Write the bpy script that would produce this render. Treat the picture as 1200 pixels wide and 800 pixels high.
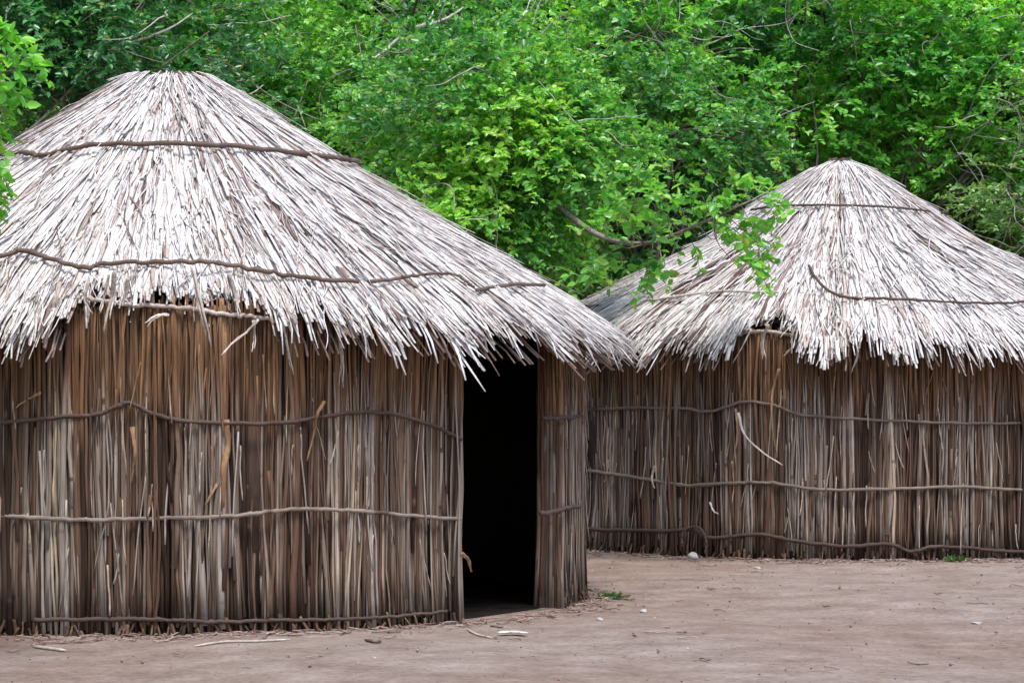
import bpy, bmesh, math
import numpy as np
from mathutils import Vector

# ------------------------------------------------------------------ camera, world, sun, exposure
for o in list(bpy.data.objects):
    bpy.data.objects.remove(o)
scene = bpy.context.scene
COL = scene.collection
FPX, HORIZON, EYE = 3200.0, 450.0, 1.5          # focal length and horizon in photo pixels (1200x800), eye height

cam_d = bpy.data.cameras.new('camera')
cam = bpy.data.objects.new('camera', cam_d)
COL.objects.link(cam)
cam.location = (0, 0, EYE)
cam.rotation_euler = (math.radians(90), 0, 0)
cam_d.sensor_fit = 'HORIZONTAL'
cam_d.sensor_width = 36
cam_d.lens = 36 * FPX / 1200
cam_d.shift_y = (HORIZON - 400) / 1200
cam_d.clip_start = 0.1
cam_d.clip_end = 1500
scene.camera = cam

SUN_EL, SUN_AZ = 66.0, 164.0                     # azimuth: degrees clockwise from +Y
w = bpy.data.worlds.new("World")
scene.world = w
w.use_nodes = True
nt = w.node_tree
bg = nt.nodes['Background']
sky = nt.nodes.new('ShaderNodeTexSky')
sky.sky_type = 'NISHITA'
sky.sun_disc = False
sky.sun_elevation = math.radians(SUN_EL)
sky.sun_rotation = math.radians(SUN_AZ)
sky.air_density = 1.0
sky.dust_density = 2.0
sky.ozone_density = 1.0
nt.links.new(sky.outputs[0], bg.inputs[0])
bg.inputs[1].default_value = 0.15
sun_d = bpy.data.lights.new('sun', 'SUN')
sun_d.energy = 2.2
sun_d.angle = math.radians(16)
sun_d.color = (1.0, 0.955, 0.90)
sun = bpy.data.objects.new('sun', sun_d)
COL.objects.link(sun)
az, el = math.radians(SUN_AZ), math.radians(SUN_EL)
sd = Vector((math.sin(az) * math.cos(el), math.cos(az) * math.cos(el), math.sin(el)))
sun.rotation_euler = sd.to_track_quat('Z', 'Y').to_euler()
sun.location = (0, 0, 30)
scene.view_settings.view_transform = 'Standard'
scene.view_settings.look = 'None'
scene.view_settings.gamma = 1
scene.view_settings.exposure = 0.88
scene.view_settings.use_curve_mapping = False

# ------------------------------------------------------------------ helpers
RNG = np.random.default_rng(7)

def tag(o, label=None, cat=None, group=None, kind=None):
    if label: o['label'] = label
    if cat: o['category'] = cat
    if group: o['group'] = group
    if kind: o['kind'] = kind
    return o

def empty(name, loc):
    o = bpy.data.objects.new(name, None)
    COL.objects.link(o)
    o.location = loc
    o.empty_display_size = 0.3
    return o

class MB:
    """collects quads (numpy) into one mesh, with a per-vertex 'tint' attribute (random, random, along, random)"""
    def __init__(s):
        s.v, s.f, s.t, s.m, s.n = [], [], [], [], 0
    def add(s, v, f, t, m=0):
        v = np.asarray(v, float).reshape(-1, 3)
        f = np.asarray(f, int).reshape(-1, 4)
        s.v.append(v); s.f.append(f + s.n); s.t.append(np.asarray(t, float).reshape(-1, 4))
        s.m.append(np.full(len(f), m)); s.n += len(v)
    def build(s, name, mats, parent=None, smooth=True):
        v = np.concatenate(s.v); f = np.concatenate(s.f); t = np.concatenate(s.t); m = np.concatenate(s.m)
        me = bpy.data.meshes.new(name)
        me.vertices.add(len(v)); me.vertices.foreach_set('co', v.ravel())
        me.loops.add(f.size); me.loops.foreach_set('vertex_index', f.ravel().astype(np.int32))
        me.polygons.add(len(f))
        me.polygons.foreach_set('loop_start', np.arange(0, f.size, 4, dtype=np.int32))
        me.polygons.foreach_set('loop_total', np.full(len(f), 4, dtype=np.int32))
        me.polygons.foreach_set('use_smooth', np.full(len(f), smooth))
        me.polygons.foreach_set('material_index', m.astype(np.int32))
        a = me.attributes.new('tint', 'FLOAT_COLOR', 'POINT')
        a.data.foreach_set('color', t.ravel())
        for x in (mats if isinstance(mats, (list, tuple)) else [mats]):
            me.materials.append(x)
        me.update(calc_edges=True)
        o = bpy.data.objects.new(name, me)
        COL.objects.link(o)
        o.parent = parent
        return o

def nrm(a):
    return a / np.maximum(np.linalg.norm(a, axis=-1, keepdims=True), 1e-9)

def tubes(mb, P, Rr, S=5, ref=(0, 0, 1), flat=1.0, tint=None, mat=0, cap=True):
    """P (N,K,3) paths, Rr (N,K) radii, ref (3,) or (N,3): flattening direction"""
    P = np.asarray(P, float); Rr = np.asarray(Rr, float)
    if cap:
        P = np.concatenate([P[:, :1], P, P[:, -1:]], 1)
        Rr = np.concatenate([Rr[:, :1] * 0.02, Rr, Rr[:, -1:] * 0.02], 1)
    N, K, _ = P.shape
    T = np.zeros_like(P)
    T[:, 1:-1] = P[:, 2:] - P[:, :-2]
    T[:, 0] = P[:, min(2, K - 1)] - P[:, 0]; T[:, -1] = P[:, -1] - P[:, -min(3, K)]
    T = nrm(T)
    ref = np.broadcast_to(np.asarray(ref, float), (N, 3))[:, None, :]
    side = nrm(np.cross(T, ref)); up = nrm(np.cross(side, T))
    a = np.arange(S) / S * 2 * math.pi
    ring = (side[:, :, None] * np.cos(a)[None, None, :, None] + up[:, :, None] * (np.sin(a) * flat)[None, None, :, None])
    V = P[:, :, None] + ring * Rr[:, :, None, None]
    if tint is None:
        tint = RNG.random((N, 3))
    al = np.linspace(0, 1, K)
    TT = np.zeros((N, K, S, 4))
    TT[..., 0] = tint[:, None, None, 0]; TT[..., 1] = tint[:, None, None, 1]
    TT[..., 2] = al[None, :, None]; TT[..., 3] = tint[:, None, None, 2]
    base = (np.arange(N) * K * S)[:, None, None]
    k = np.arange(K - 1)[None, :, None] * S
    j = np.arange(S)[None, None, :]; j2 = (j + 1) % S
    F = np.stack([base + k + j, base + k + j2, base + k + S + j2, base + k + S + j], -1)
    mb.add(V, F, TT, mat)

def smooth_path(pts, n):
    """Catmull-Rom through pts (M,3) resampled to n points"""
    p = np.asarray(pts, float)
    if len(p) == 2:
        return p[0] + (p[1] - p[0]) * np.linspace(0, 1, n)[:, None]
    q = np.concatenate([[2 * p[0] - p[1]], p, [2 * p[-1] - p[-2]]])
    u = np.linspace(0, len(p) - 1 - 1e-6, n)
    i = u.astype(int); f = (u - i)[:, None]
    a, b, c, d = q[i], q[i + 1], q[i + 2], q[i + 3]
    return 0.5 * (2 * b + (c - a) * f + (2 * a - 5 * b + 4 * c - d) * f ** 2 + (3 * b - 3 * c + d - a) * f ** 3)

def wob(x, seed, n=5, base=1.0):
    """smooth 1-d noise, roughly -1..1"""
    r = np.random.default_rng(seed)
    out = 0
    for k in range(n):
        out = out + math.sqrt(1 / n) * 1.4 * np.sin(x * base * (1.0 + 1.7 * k * (0.7 + 0.6 * r.random())) + r.random() * 6.28)
    return out

# ------------------------------------------------------------------ materials
def mat(name):
    m = bpy.data.materials.new(name)
    m.use_nodes = True
    n = m.node_tree
    for x in list(n.nodes):
        n.nodes.remove(x)
    out = n.nodes.new('ShaderNodeOutputMaterial')
    b = n.nodes.new('ShaderNodeBsdfPrincipled')
    n.links.new(b.outputs[0], out.inputs[0])
    b.inputs['Roughness'].default_value = 0.85
    b.inputs['Specular IOR Level'].default_value = 0.25
    return m, n, b, out

def node(n, t, **kw):
    x = n.nodes.new(t)
    for k, v in kw.items():
        setattr(x, k, v)
    return x

def ramp(n, fac, stops, interp='LINEAR'):
    r = n.nodes.new('ShaderNodeValToRGB')
    r.color_ramp.interpolation = interp
    el = r.color_ramp.elements
    el[0].position, el[0].color = stops[0][0], (*stops[0][1], 1)
    el[1].position, el[1].color = stops[-1][0], (*stops[-1][1], 1)
    for p, c in stops[1:-1]:
        e = el.new(p); e.color = (*c, 1)
    n.links.new(fac, r.inputs[0])
    return r.outputs[0]

def mixc(n, fac, a, b, mode='MIX'):
    x = n.nodes.new('ShaderNodeMix'); x.data_type = 'RGBA'; x.blend_type = mode
    for s, v in ((x.inputs[0], fac), (x.inputs[6], a), (x.inputs[7], b)):
        if hasattr(v, 'links'): n.links.new(v, s)
        elif isinstance(v, (int, float)): s.default_value = v
        else: s.default_value = (*v, 1)
    return x.outputs[2]

def math_(n, op, a, b=0.0, clamp=False):
    x = n.nodes.new('ShaderNodeMath'); x.operation = op; x.use_clamp = clamp
    for s, v in ((x.inputs[0], a), (x.inputs[1], b)):
        if hasattr(v, 'links'): n.links.new(v, s)
        else: s.default_value = v
    return x.outputs[0]

def tint_nodes(n):
    a = node(n, 'ShaderNodeAttribute', attribute_name='tint')
    s = node(n, 'ShaderNodeSeparateColor')
    n.links.new(a.outputs['Color'], s.inputs[0])
    return s.outputs[0], s.outputs[1], s.outputs[2], a.outputs['Alpha']

def streak(n, r, along, kx, ka, scale=1.0, detail=3):
    """noise that runs along a reed: coordinates come from its id and the place along it"""
    c = node(n, 'ShaderNodeCombineXYZ')
    n.links.new(math_(n, 'MULTIPLY', r, kx), c.inputs[0])
    n.links.new(math_(n, 'MULTIPLY', along, ka), c.inputs[1])
    t = node(n, 'ShaderNodeTexNoise')
    t.inputs['Scale'].default_value = scale; t.inputs['Detail'].default_value = detail
    n.links.new(c.outputs[0], t.inputs['Vector'])
    return t.outputs[0]

def obj_noise(n, sc, detail=4, scale=(1, 1, 1), rough=0.55):
    tc = node(n, 'ShaderNodeTexCoord')
    mp = node(n, 'ShaderNodeMapping'); mp.inputs['Scale'].default_value = scale
    n.links.new(tc.outputs['Object'], mp.inputs[0])
    t = node(n, 'ShaderNodeTexNoise')
    t.inputs['Scale'].default_value = sc; t.inputs['Detail'].default_value = detail; t.inputs['Roughness'].default_value = rough
    n.links.new(mp.outputs[0], t.inputs['Vector'])
    return t.outputs[0]

def bump(n, b, h, strength=0.5, dist=0.01):
    x = node(n, 'ShaderNodeBump'); x.inputs['Strength'].default_value = strength; x.inputs['Distance'].default_value = dist
    n.links.new(h, x.inputs['Height']); n.links.new(x.outputs[0], b.inputs['Normal'])

def make_reed_mat(name, stops, warm_z=None, spot=(0.10, 0.06, 0.045), spotcut=0.66, fine=(110, 110, 7)):
    m, n, b, out = mat(name)
    r, g, al, a4 = tint_nodes(n)
    base = ramp(n, r, stops)
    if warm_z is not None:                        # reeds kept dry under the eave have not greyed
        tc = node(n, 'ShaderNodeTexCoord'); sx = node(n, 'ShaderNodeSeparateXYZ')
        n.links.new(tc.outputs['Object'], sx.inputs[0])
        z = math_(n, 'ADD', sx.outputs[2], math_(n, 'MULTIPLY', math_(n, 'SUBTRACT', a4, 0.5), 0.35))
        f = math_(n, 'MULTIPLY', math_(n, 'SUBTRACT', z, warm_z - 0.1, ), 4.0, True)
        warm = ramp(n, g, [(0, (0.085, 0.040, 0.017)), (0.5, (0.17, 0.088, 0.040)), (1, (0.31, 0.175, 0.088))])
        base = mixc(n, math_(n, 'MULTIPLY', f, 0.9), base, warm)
    s1 = streak(n, r, al, 613.0, 5.0)
    base = mixc(n, ramp(n, s1, [(0.35, (0, 0, 0)), (0.75, (1, 1, 1))]), base, mixc(n, 1.0, base, (0.62, 0.55, 0.52), 'MULTIPLY'))
    s2 = streak(n, g, al, 977.0, 16.0, 1.0, 2)
    base = mixc(n, ramp(n, s2, [(spotcut, (0, 0, 0)), (spotcut + 0.06, (1, 1, 1))]), base, spot)
    fn = obj_noise(n, 1.0, 3, fine)
    base = mixc(n, 1.0, base, ramp(n, fn, [(0.3, (0.72, 0.70, 0.69)), (0.65, (1.12, 1.12, 1.12))]), 'MULTIPLY')
    n.links.new(base, b.inputs['Base Color'])
    bump(n, b, fn, 0.5, 0.004)
    return m

M = {}
M['wall_reed'] = make_reed_mat('wall_reed', [(0, (0.040, 0.022, 0.014)), (0.16, (0.085, 0.052, 0.034)), (0.32, (0.145, 0.080, 0.052)),
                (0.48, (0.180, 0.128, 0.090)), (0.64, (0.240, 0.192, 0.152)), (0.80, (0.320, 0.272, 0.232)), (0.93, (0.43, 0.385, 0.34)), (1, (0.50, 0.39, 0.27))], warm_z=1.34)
M['roof_reed'] = make_reed_mat('roof_reed', [(0, (0.15, 0.095, 0.085)), (0.07, (0.30, 0.225, 0.21)), (0.15, (0.50, 0.44, 0.40)), (0.27, (0.63, 0.605, 0.58)),
                (0.55, (0.71, 0.70, 0.69)), (0.8, (0.76, 0.755, 0.755)), (1, (0.84, 0.835, 0.82))], spot=(0.16, 0.10, 0.11), spotcut=0.69, fine=(60, 60, 60))
M['roof_old'] = make_reed_mat('roof_old', [(0, (0.20, 0.13, 0.11)), (0.5, (0.34, 0.25, 0.21)), (1, (0.46, 0.37, 0.32))], fine=(60, 60, 60))
M['band'] = make_reed_mat('band_wood', [(0, (0.075, 0.05, 0.042)), (0.5, (0.13, 0.092, 0.076)), (1, (0.22, 0.17, 0.145))], spot=(0.05, 0.03, 0.025), fine=(14, 14, 70))
M['band_grey'] = make_reed_mat('band_grey_wood', [(0, (0.17, 0.135, 0.11)), (0.5, (0.24, 0.195, 0.165)), (1, (0.32, 0.27, 0.235))], spot=(0.10, 0.07, 0.06), fine=(14, 14, 70))
M['strip'] = make_reed_mat('peeling_strip', [(0, (0.26, 0.15, 0.075)), (0.5, (0.33, 0.205, 0.11)), (1, (0.42, 0.29, 0.17))], spot=(0.16, 0.08, 0.04), fine=(50, 50, 12))
M['pale_stick'] = make_reed_mat('pale_stick', [(0, (0.40, 0.33, 0.27)), (0.5, (0.54, 0.48, 0.43)), (1, (0.70, 0.66, 0.62))], fine=(40, 40, 40))

m, n, b, out = mat('core'); M['core'] = m
n.links.new(ramp(n, obj_noise(n, 9, 5, (4, 4, 0.8)), [(0.3, (0.035, 0.021, 0.015)), (0.7, (0.085, 0.052, 0.036))]), b.inputs['Base Color'])
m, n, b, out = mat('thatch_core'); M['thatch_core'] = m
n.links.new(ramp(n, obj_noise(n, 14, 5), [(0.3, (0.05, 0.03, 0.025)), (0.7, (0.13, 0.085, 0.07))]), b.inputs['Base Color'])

# bark
m, n, b, out = mat('bark'); M['bark'] = m
r, g, al, a4 = tint_nodes(n)
c1 = ramp(n, r, [(0, (0.11, 0.085, 0.06)), (0.6, (0.24, 0.20, 0.165)), (1, (0.60, 0.56, 0.51))])
n.links.new(mixc(n, 1.0, c1, ramp(n, obj_noise(n, 22, 5, (1, 1, .4)), [(0.3, (0.55, 0.55, 0.55)), (0.7, (1.2, 1.2, 1.2))]), 'MULTIPLY'), b.inputs['Base Color'])

# leaves
def leaf_mat(name, stops, trans=0.35):
    m, n, b, out = mat(name)
    r, g, al, a4 = tint_nodes(n)
    c = ramp(n, r, stops)
    c = mixc(n, math_(n, 'MULTIPLY', math_(n, 'GREATER_THAN', g, 0.965), 0.75), c, (0.30, 0.30, 0.03))
    c = mixc(n, math_(n, 'MULTIPLY', al, 0.25), c, (0.16, 0.30, 0.05))
    n.links.new(c, b.inputs['Base Color'])
    b.inputs['Roughness'].default_value = 0.36
    b.inputs['Specular IOR Level'].default_value = 0.8
    tr = node(n, 'ShaderNodeBsdfTranslucent')
    n.links.new(mixc(n, 1.0, c, (1.5, 1.55, 0.8), 'MULTIPLY'), tr.inputs[0])
    mx = node(n, 'ShaderNodeMixShader'); mx.inputs[0].default_value = trans
    n.links.new(b.outputs[0], mx.inputs[1]); n.links.new(tr.outputs[0], mx.inputs[2])
    n.links.new(mx.outputs[0], out.inputs[0])
    return m
M['leaf_mid'] = leaf_mat('leaf_mid', [(0, (0.030, 0.14, 0.045)), (0.35, (0.065, 0.28, 0.055)), (0.60, (0.15, 0.46, 0.06)), (1, (0.38, 0.66, 0.09))], 0.40)
M['leaf_dark'] = leaf_mat('leaf_dark', [(0, (0.018, 0.09, 0.035)), (0.5, (0.035, 0.20, 0.06)), (0.85, (0.08, 0.34, 0.08)), (1, (0.17, 0.48, 0.08))])
M['leaf_lime'] = leaf_mat('leaf_lime', [(0, (0.03, 0.17, 0.035)), (0.35, (0.09, 0.38, 0.045)), (0.7, (0.20, 0.56, 0.055)), (1, (0.42, 0.72, 0.08))], 0.45)
M['leaf_olive'] = leaf_mat('leaf_olive', [(0, (0.06, 0.16, 0.05)), (0.5, (0.13, 0.31, 0.07)), (1, (0.30, 0.48, 0.12))])
M['weed'] = leaf_mat('weed', [(0, (0.03, 0.08, 0.02)), (0.6, (0.08, 0.17, 0.04)), (1, (0.20, 0.30, 0.08))])

# earth
m, n, b, out = mat('earth'); M['earth'] = m
big = obj_noise(n, 0.35, 4)
midn = obj_noise(n, 2.2, 6, (1, 1.0, 1), 0.65)
fine = obj_noise(n, 24, 8, (1, 1, 1), 0.78)
c = ramp(n, midn, [(0.25, (0.190, 0.138, 0.108)), (0.5, (0.290, 0.230, 0.195)), (0.75, (0.390, 0.333, 0.298))])
c = mixc(n, ramp(n, big, [(0.42, (0, 0, 0)), (0.62, (1, 1, 1))]), c, mixc(n, 1.0, c, (0.90, 0.82, 0.78), 'MULTIPLY'))
c = mixc(n, 1.0, c, ramp(n, fine, [(0.32, (0.52, 0.49, 0.47)), (0.5, (0.98, 0.98, 0.98)), (0.7, (1.25, 1.25, 1.27))]), 'MULTIPLY')
n.links.new(c, b.inputs['Base Color'])
b.inputs['Roughness'].default_value = 0.95
bump(n, b, math_(n, 'ADD', math_(n, 'MULTIPLY', midn, 1.5), fine), 0.8, 0.03)

m, n, b, out = mat('stone'); M['stone'] = m
n.links.new(ramp(n, obj_noise(n, 30, 5), [(0.3, (0.27, 0.25, 0.24)), (0.7, (0.48, 0.46, 0.45))]), b.inputs['Base Color'])
m, n, b, out = mat('pebble'); M['pebble'] = m
r, g, al, a4 = tint_nodes(n)
n.links.new(ramp(n, r, [(0, (0.07, 0.045, 0.04)), (0.45, (0.20, 0.14, 0.12)), (0.8, (0.42, 0.34, 0.31)), (0.97, (0.45, 0.38, 0.35)), (1, (0.7, 0.66, 0.64))]), b.inputs['Base Color'])

# ------------------------------------------------------------------ ground
def ground_z(x, y):
    z = 0.025 * np.sin(x * 0.9 + 1.3) * np.sin(y * 0.55) + 0.012 * np.sin(x * 2.3 + y * 1.1)
    hill = np.clip((y - 31.0) / 60.0, 0, 1)
    z = z + 26 * hill ** 1.15
    # beaten rim of earth round the hut walls
    for cx, cy in ((-2.39, 19.1), (3.12, 25.94)):
        d = np.hypot(x - cx, y - cy)
        k = np.exp(-((d - 2.75) / 0.28) ** 2)
        z = z * (1 - np.exp(-np.maximum(d - 2.9, 0) ** 2 / 0.5)) + 0.02 * k if False else z * np.clip((d - 2.6) / 1.2, 0, 1) + 0.015 * k
    return z

gx = np.concatenate([-np.geomspace(400, 12, 18), np.linspace(-11.9, 11.9, 190), np.geomspace(12, 400, 18)])
gy = np.concatenate([np.linspace(-60, 8, 14), np.linspace(8.2, 30, 180), np.linspace(30.5, 100, 50), np.geomspace(105, 900, 12)])
X, Y = np.meshgrid(gx, gy)
Z = ground_z(X, Y)
nx, ny = len(gx), len(gy)
mb = MB()
idx = np.arange(nx * ny).reshape(ny, nx)
F = np.stack([idx[:-1, :-1], idx[:-1, 1:], idx[1:, 1:], idx[1:, :-1]], -1)
mb.add(np.stack([X, Y, Z], -1), F, np.zeros((nx * ny, 4)))
tag(mb.build('ground', M['earth']), kind='structure')

# ------------------------------------------------------------------ huts
R_WALL = 2.87
PR_R = np.array([0.0, 0.27, 1.31, 2.63, 2.90, 3.22, 3.5])
class Hut:
    def __init__(s, cx, cy, pz):
        s.cx, s.cy, s.pz = cx, cy, np.array(pz)
    def zr(s, r):
        return np.interp(r, PR_R, s.pz)
    def wall_pt(s, px, py, out=0.03):
        """photo pixel -> local point on the outer wall face"""
        d = np.array([(px - 600) / FPX, 1.0, (HORIZON - py) / FPX])
        R = R_WALL + out
        ox, oy = -s.cx, -s.cy
        a = d[0] ** 2 + 1; b = 2 * (ox * d[0] + oy); c = ox * ox + oy * oy - R * R
        q = b * b - 4 * a * c
        t = (-b - math.sqrt(max(q, 0))) / (2 * a)
        p = np.array([ox + d[0] * t, oy + t])
        p *= R / np.linalg.norm(p)
        return np.array([p[0], p[1], EYE + d[2] * t])
    def roof_pt(s, px, py, out=0.05):
        d = np.array([(px - 600) / FPX, 1.0, (HORIZON - py) / FPX])
        best = None
        t = np.linspace(s.cy - 3.4, s.cy + 0.6, 1600)
        X_ = d[0] * t - s.cx; Y_ = t - s.cy; Z_ = EYE + d[2] * t
        r = np.hypot(X_, Y_)
        g = s.zr(np.maximum(r - 0.55 * out, 0)) + 0.8 * out - Z_
        k = np.where((g[:-1] < 0) & (g[1:] >= 0))[0]
        if len(k): i = k[0]
        else: i = int(np.argmin(np.abs(g)))
        return np.array([X_[i], Y_[i], Z_[i]])
    def phi(s, p):
        return math.degrees(math.atan2(p[0], -p[1]))

def cyl(phi, r, z):
    return np.stack([r * np.sin(phi), -r * np.cos(phi), z], -1)

def make_wall(hut, parent, door, seed, top):
    g = np.random.default_rng(seed)
    mb = MB()
    d0, d1 = (math.radians(a) for a in door) if door else (9, 9)
    for layer, (n_, dr) in enumerate(((1000, -0.024), (1400, 0.0), (760, 0.012))):
        ph = (np.arange(n_) + g.random(n_)) / n_ * 2 * math.pi - math.pi
        if door:
            ph = ph[(ph < d0 - 0.004) | (ph > d1 + 0.004)]
        ph = ph[wob(ph * 40, seed + 40 + layer) < 1.15]
        N = len(ph); K = 8
        t = np.linspace(0, 1, K)[None]
        ztop = top + g.normal(0, 0.03, N); zbot = np.where(g.random(N) < 0.62, g.uniform(0.03, 0.13, N), g.uniform(-0.03, 0.03, N))
        if layer == 2:                            # outer loose reeds: some are short
            sh = g.random(N) < 0.45
            zbot = np.where(sh, g.uniform(0.05, 0.8, N), zbot); ztop = np.where(g.random(N) < 0.35, g.uniform(0.8, 1.6, N), ztop)
            ztop = np.maximum(ztop, zbot + 0.5)
        zz = zbot[:, None] + (ztop - zbot)[:, None] * t
        lean = g.normal(0, 0.0065, N)[:, None]
        bow = g.normal(0, 0.003, N)[:, None]
        phn = ph[:, None] + lean * (zz - 1) + bow * np.sin(t * math.pi * 2 + g.random(N)[:, None] * 6) + g.normal(0, 0.0014, (N, K))
        rr = R_WALL + dr + g.normal(0, 0.008, N)[:, None] + g.normal(0, 0.003, (N, K))
        bulge = 0.022 * wob(ph * 6, seed + 3)[:, None] * np.sin(np.clip(zz / 1.9, 0, 1) * 3.1)
        rr = rr + bulge + 0.035 * np.clip(0.35 - zz, 0, 1)          # flare at the foot
        P = cyl(phn, rr, zz)
        rad = np.clip(g.lognormal(-4.74, 0.40, N), 0.004, 0.022)[:, None] * (1.1 - 0.30 * t) * (1 + 0.10 * g.normal(0, 1, (N, K)))
        ti = g.random((N, 3))
        ti[:, 0] = np.clip(ti[:, 0] * 0.75 + 0.16 * wob(ph * 9, seed + 9) + 0.08 + g.normal(0, .08, N), 0, 1)
        if door:                                  # paler split reeds of the narrow jamb
            jm = (ph > d1) & (ph < d1 + 0.6)
            ti[:, 0] = np.where(jm, np.clip(ti[:, 0] * 0.8 + 0.28, 0, 1), ti[:, 0])
        ref = cyl(ph, np.ones(N), np.zeros(N))
        tubes(mb, P, rad, 6, ref, 0.55, ti)
        if door:                                  # the two ends of the wall: reeds stacked through its thickness
            for dd, sgn in ((d0, -1), (d1, 1)):
                n2 = 22
                rad_in = g.uniform(0.0, 0.17, n2)
                q = dd + sgn * g.uniform(-0.004, 0.012, n2)
                z2 = np.linspace(0, top, K)[None] * np.ones((n2, 1)); low = np.clip(0.55 - z2, 0, 1)
                lean2 = g.normal(0, 0.004, n2)[:, None] * (z2 - 1) - sgn * 0.03 * low ** 1.5 * g.random(n2)[:, None]
                P = cyl(q[:, None] + lean2 + g.normal(0, 0.0022, (n2, K)), R_WALL + 0.01 - rad_in[:, None] * (1 + 0.3 * low) + g.normal(0, 0.003, (n2, K)) + 0.04 * np.clip(0.3 - z2, 0, 1), z2)
                ti = g.random((n2, 3)); ti[:, 0] = 0.15 + 0.65 * ti[:, 0]; ti[:, 2] = ti[:, 2] * 0.5 + 0.5
                tubes(mb, P, g.uniform(0.010, 0.018, n2)[:, None] * np.ones((1, K)), 6, (0, 0.3, 1), 1, ti)
    # fine pale fibres split off the reeds, and broken stubs and trash at the foot
    for kind, n_ in (('fibre', 420), ('stub', 480)):
        ph = g.uniform(-math.pi, math.pi, n_)
        if door: ph = ph[(ph < d0 - 0.01) | (ph > d1 + 0.01)]
        N = len(ph); K = 8; t = np.linspace(0, 1, K)[None]
        if kind == 'fibre':
            z0 = g.uniform(0.05, 1.5, N); L = g.uniform(0.15, 0.75, N); zz = z0[:, None] + L[:, None] * t
            zz = np.minimum(zz, top - 0.02)
            phn = ph[:, None] + g.normal(0, 0.012, N)[:, None] * t + g.normal(0, 0.0004, (N, K)) + 0.002 * np.sin(t * 4 + g.random(N)[:, None] * 6)
            rr = R_WALL + 0.030 + 0.035 * np.clip(0.35 - zz, 0, 1) + g.normal(0, 0.003, (N, K)) + np.abs(g.normal(0, 0.02, N))[:, None] * (1 - t) ** 2
            rad = g.uniform(0.0028, 0.0065, N)[:, None] * np.ones((1, K)); ti = g.random((N, 3)); ti[:, 0] = 0.72 + 0.28 * ti[:, 0]
        else:
            L = g.uniform(0.03, 0.13, N); zz = -0.02 + L[:, None] * t
            phn = ph[:, None] + g.normal(0, 0.012, N)[:, None] * t
            rr = R_WALL + 0.03 + g.uniform(0, 0.05, N)[:, None] * (1 - t) + g.normal(0, 0.003, (N, K))
            rad = g.uniform(0.005, 0.013, N)[:, None] * np.ones((1, K)); ti = g.random((N, 3)) * [0.45, 1, 1]
        tubes(mb, cyl(phn, rr, zz), rad, 5, cyl(ph, np.ones(N), np.zeros(N)), 0.6, ti)
    # solid core behind the reeds
    a0, a1 = (d1 + 0.006, d0 - 0.006 + 2 * math.pi) if door else (0, 2 * math.pi)
    A = np.linspace(a0, a1, 180)
    prof = [(R_WALL - 0.035, -0.05), (R_WALL - 0.035, top), (R_WALL - 0.16, top), (R_WALL - 0.16, -0.05)]
    V = np.array([[(r * math.sin(a), -r * math.cos(a), z) for r, z in prof] for a in A])
    n_ = len(A); base = np.arange(n_ - 1)[:, None] * 4; j = np.arange(4)[None]
    F = np.stack([base + j, base + (j + 1) % 4, base + 4 + (j + 1) % 4, base + 4 + j], -1).reshape(-1, 4)
    if door: F = np.concatenate([F, [[0, 1, 2, 3]], [[(n_ - 1) * 4 + k for k in (3, 2, 1, 0)]]])
    mb.add(V, F, np.full((n_ * 4, 4), 0.3), 1)
    return mb.build('wall', [M['wall_reed'], M['core']], parent)

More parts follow.
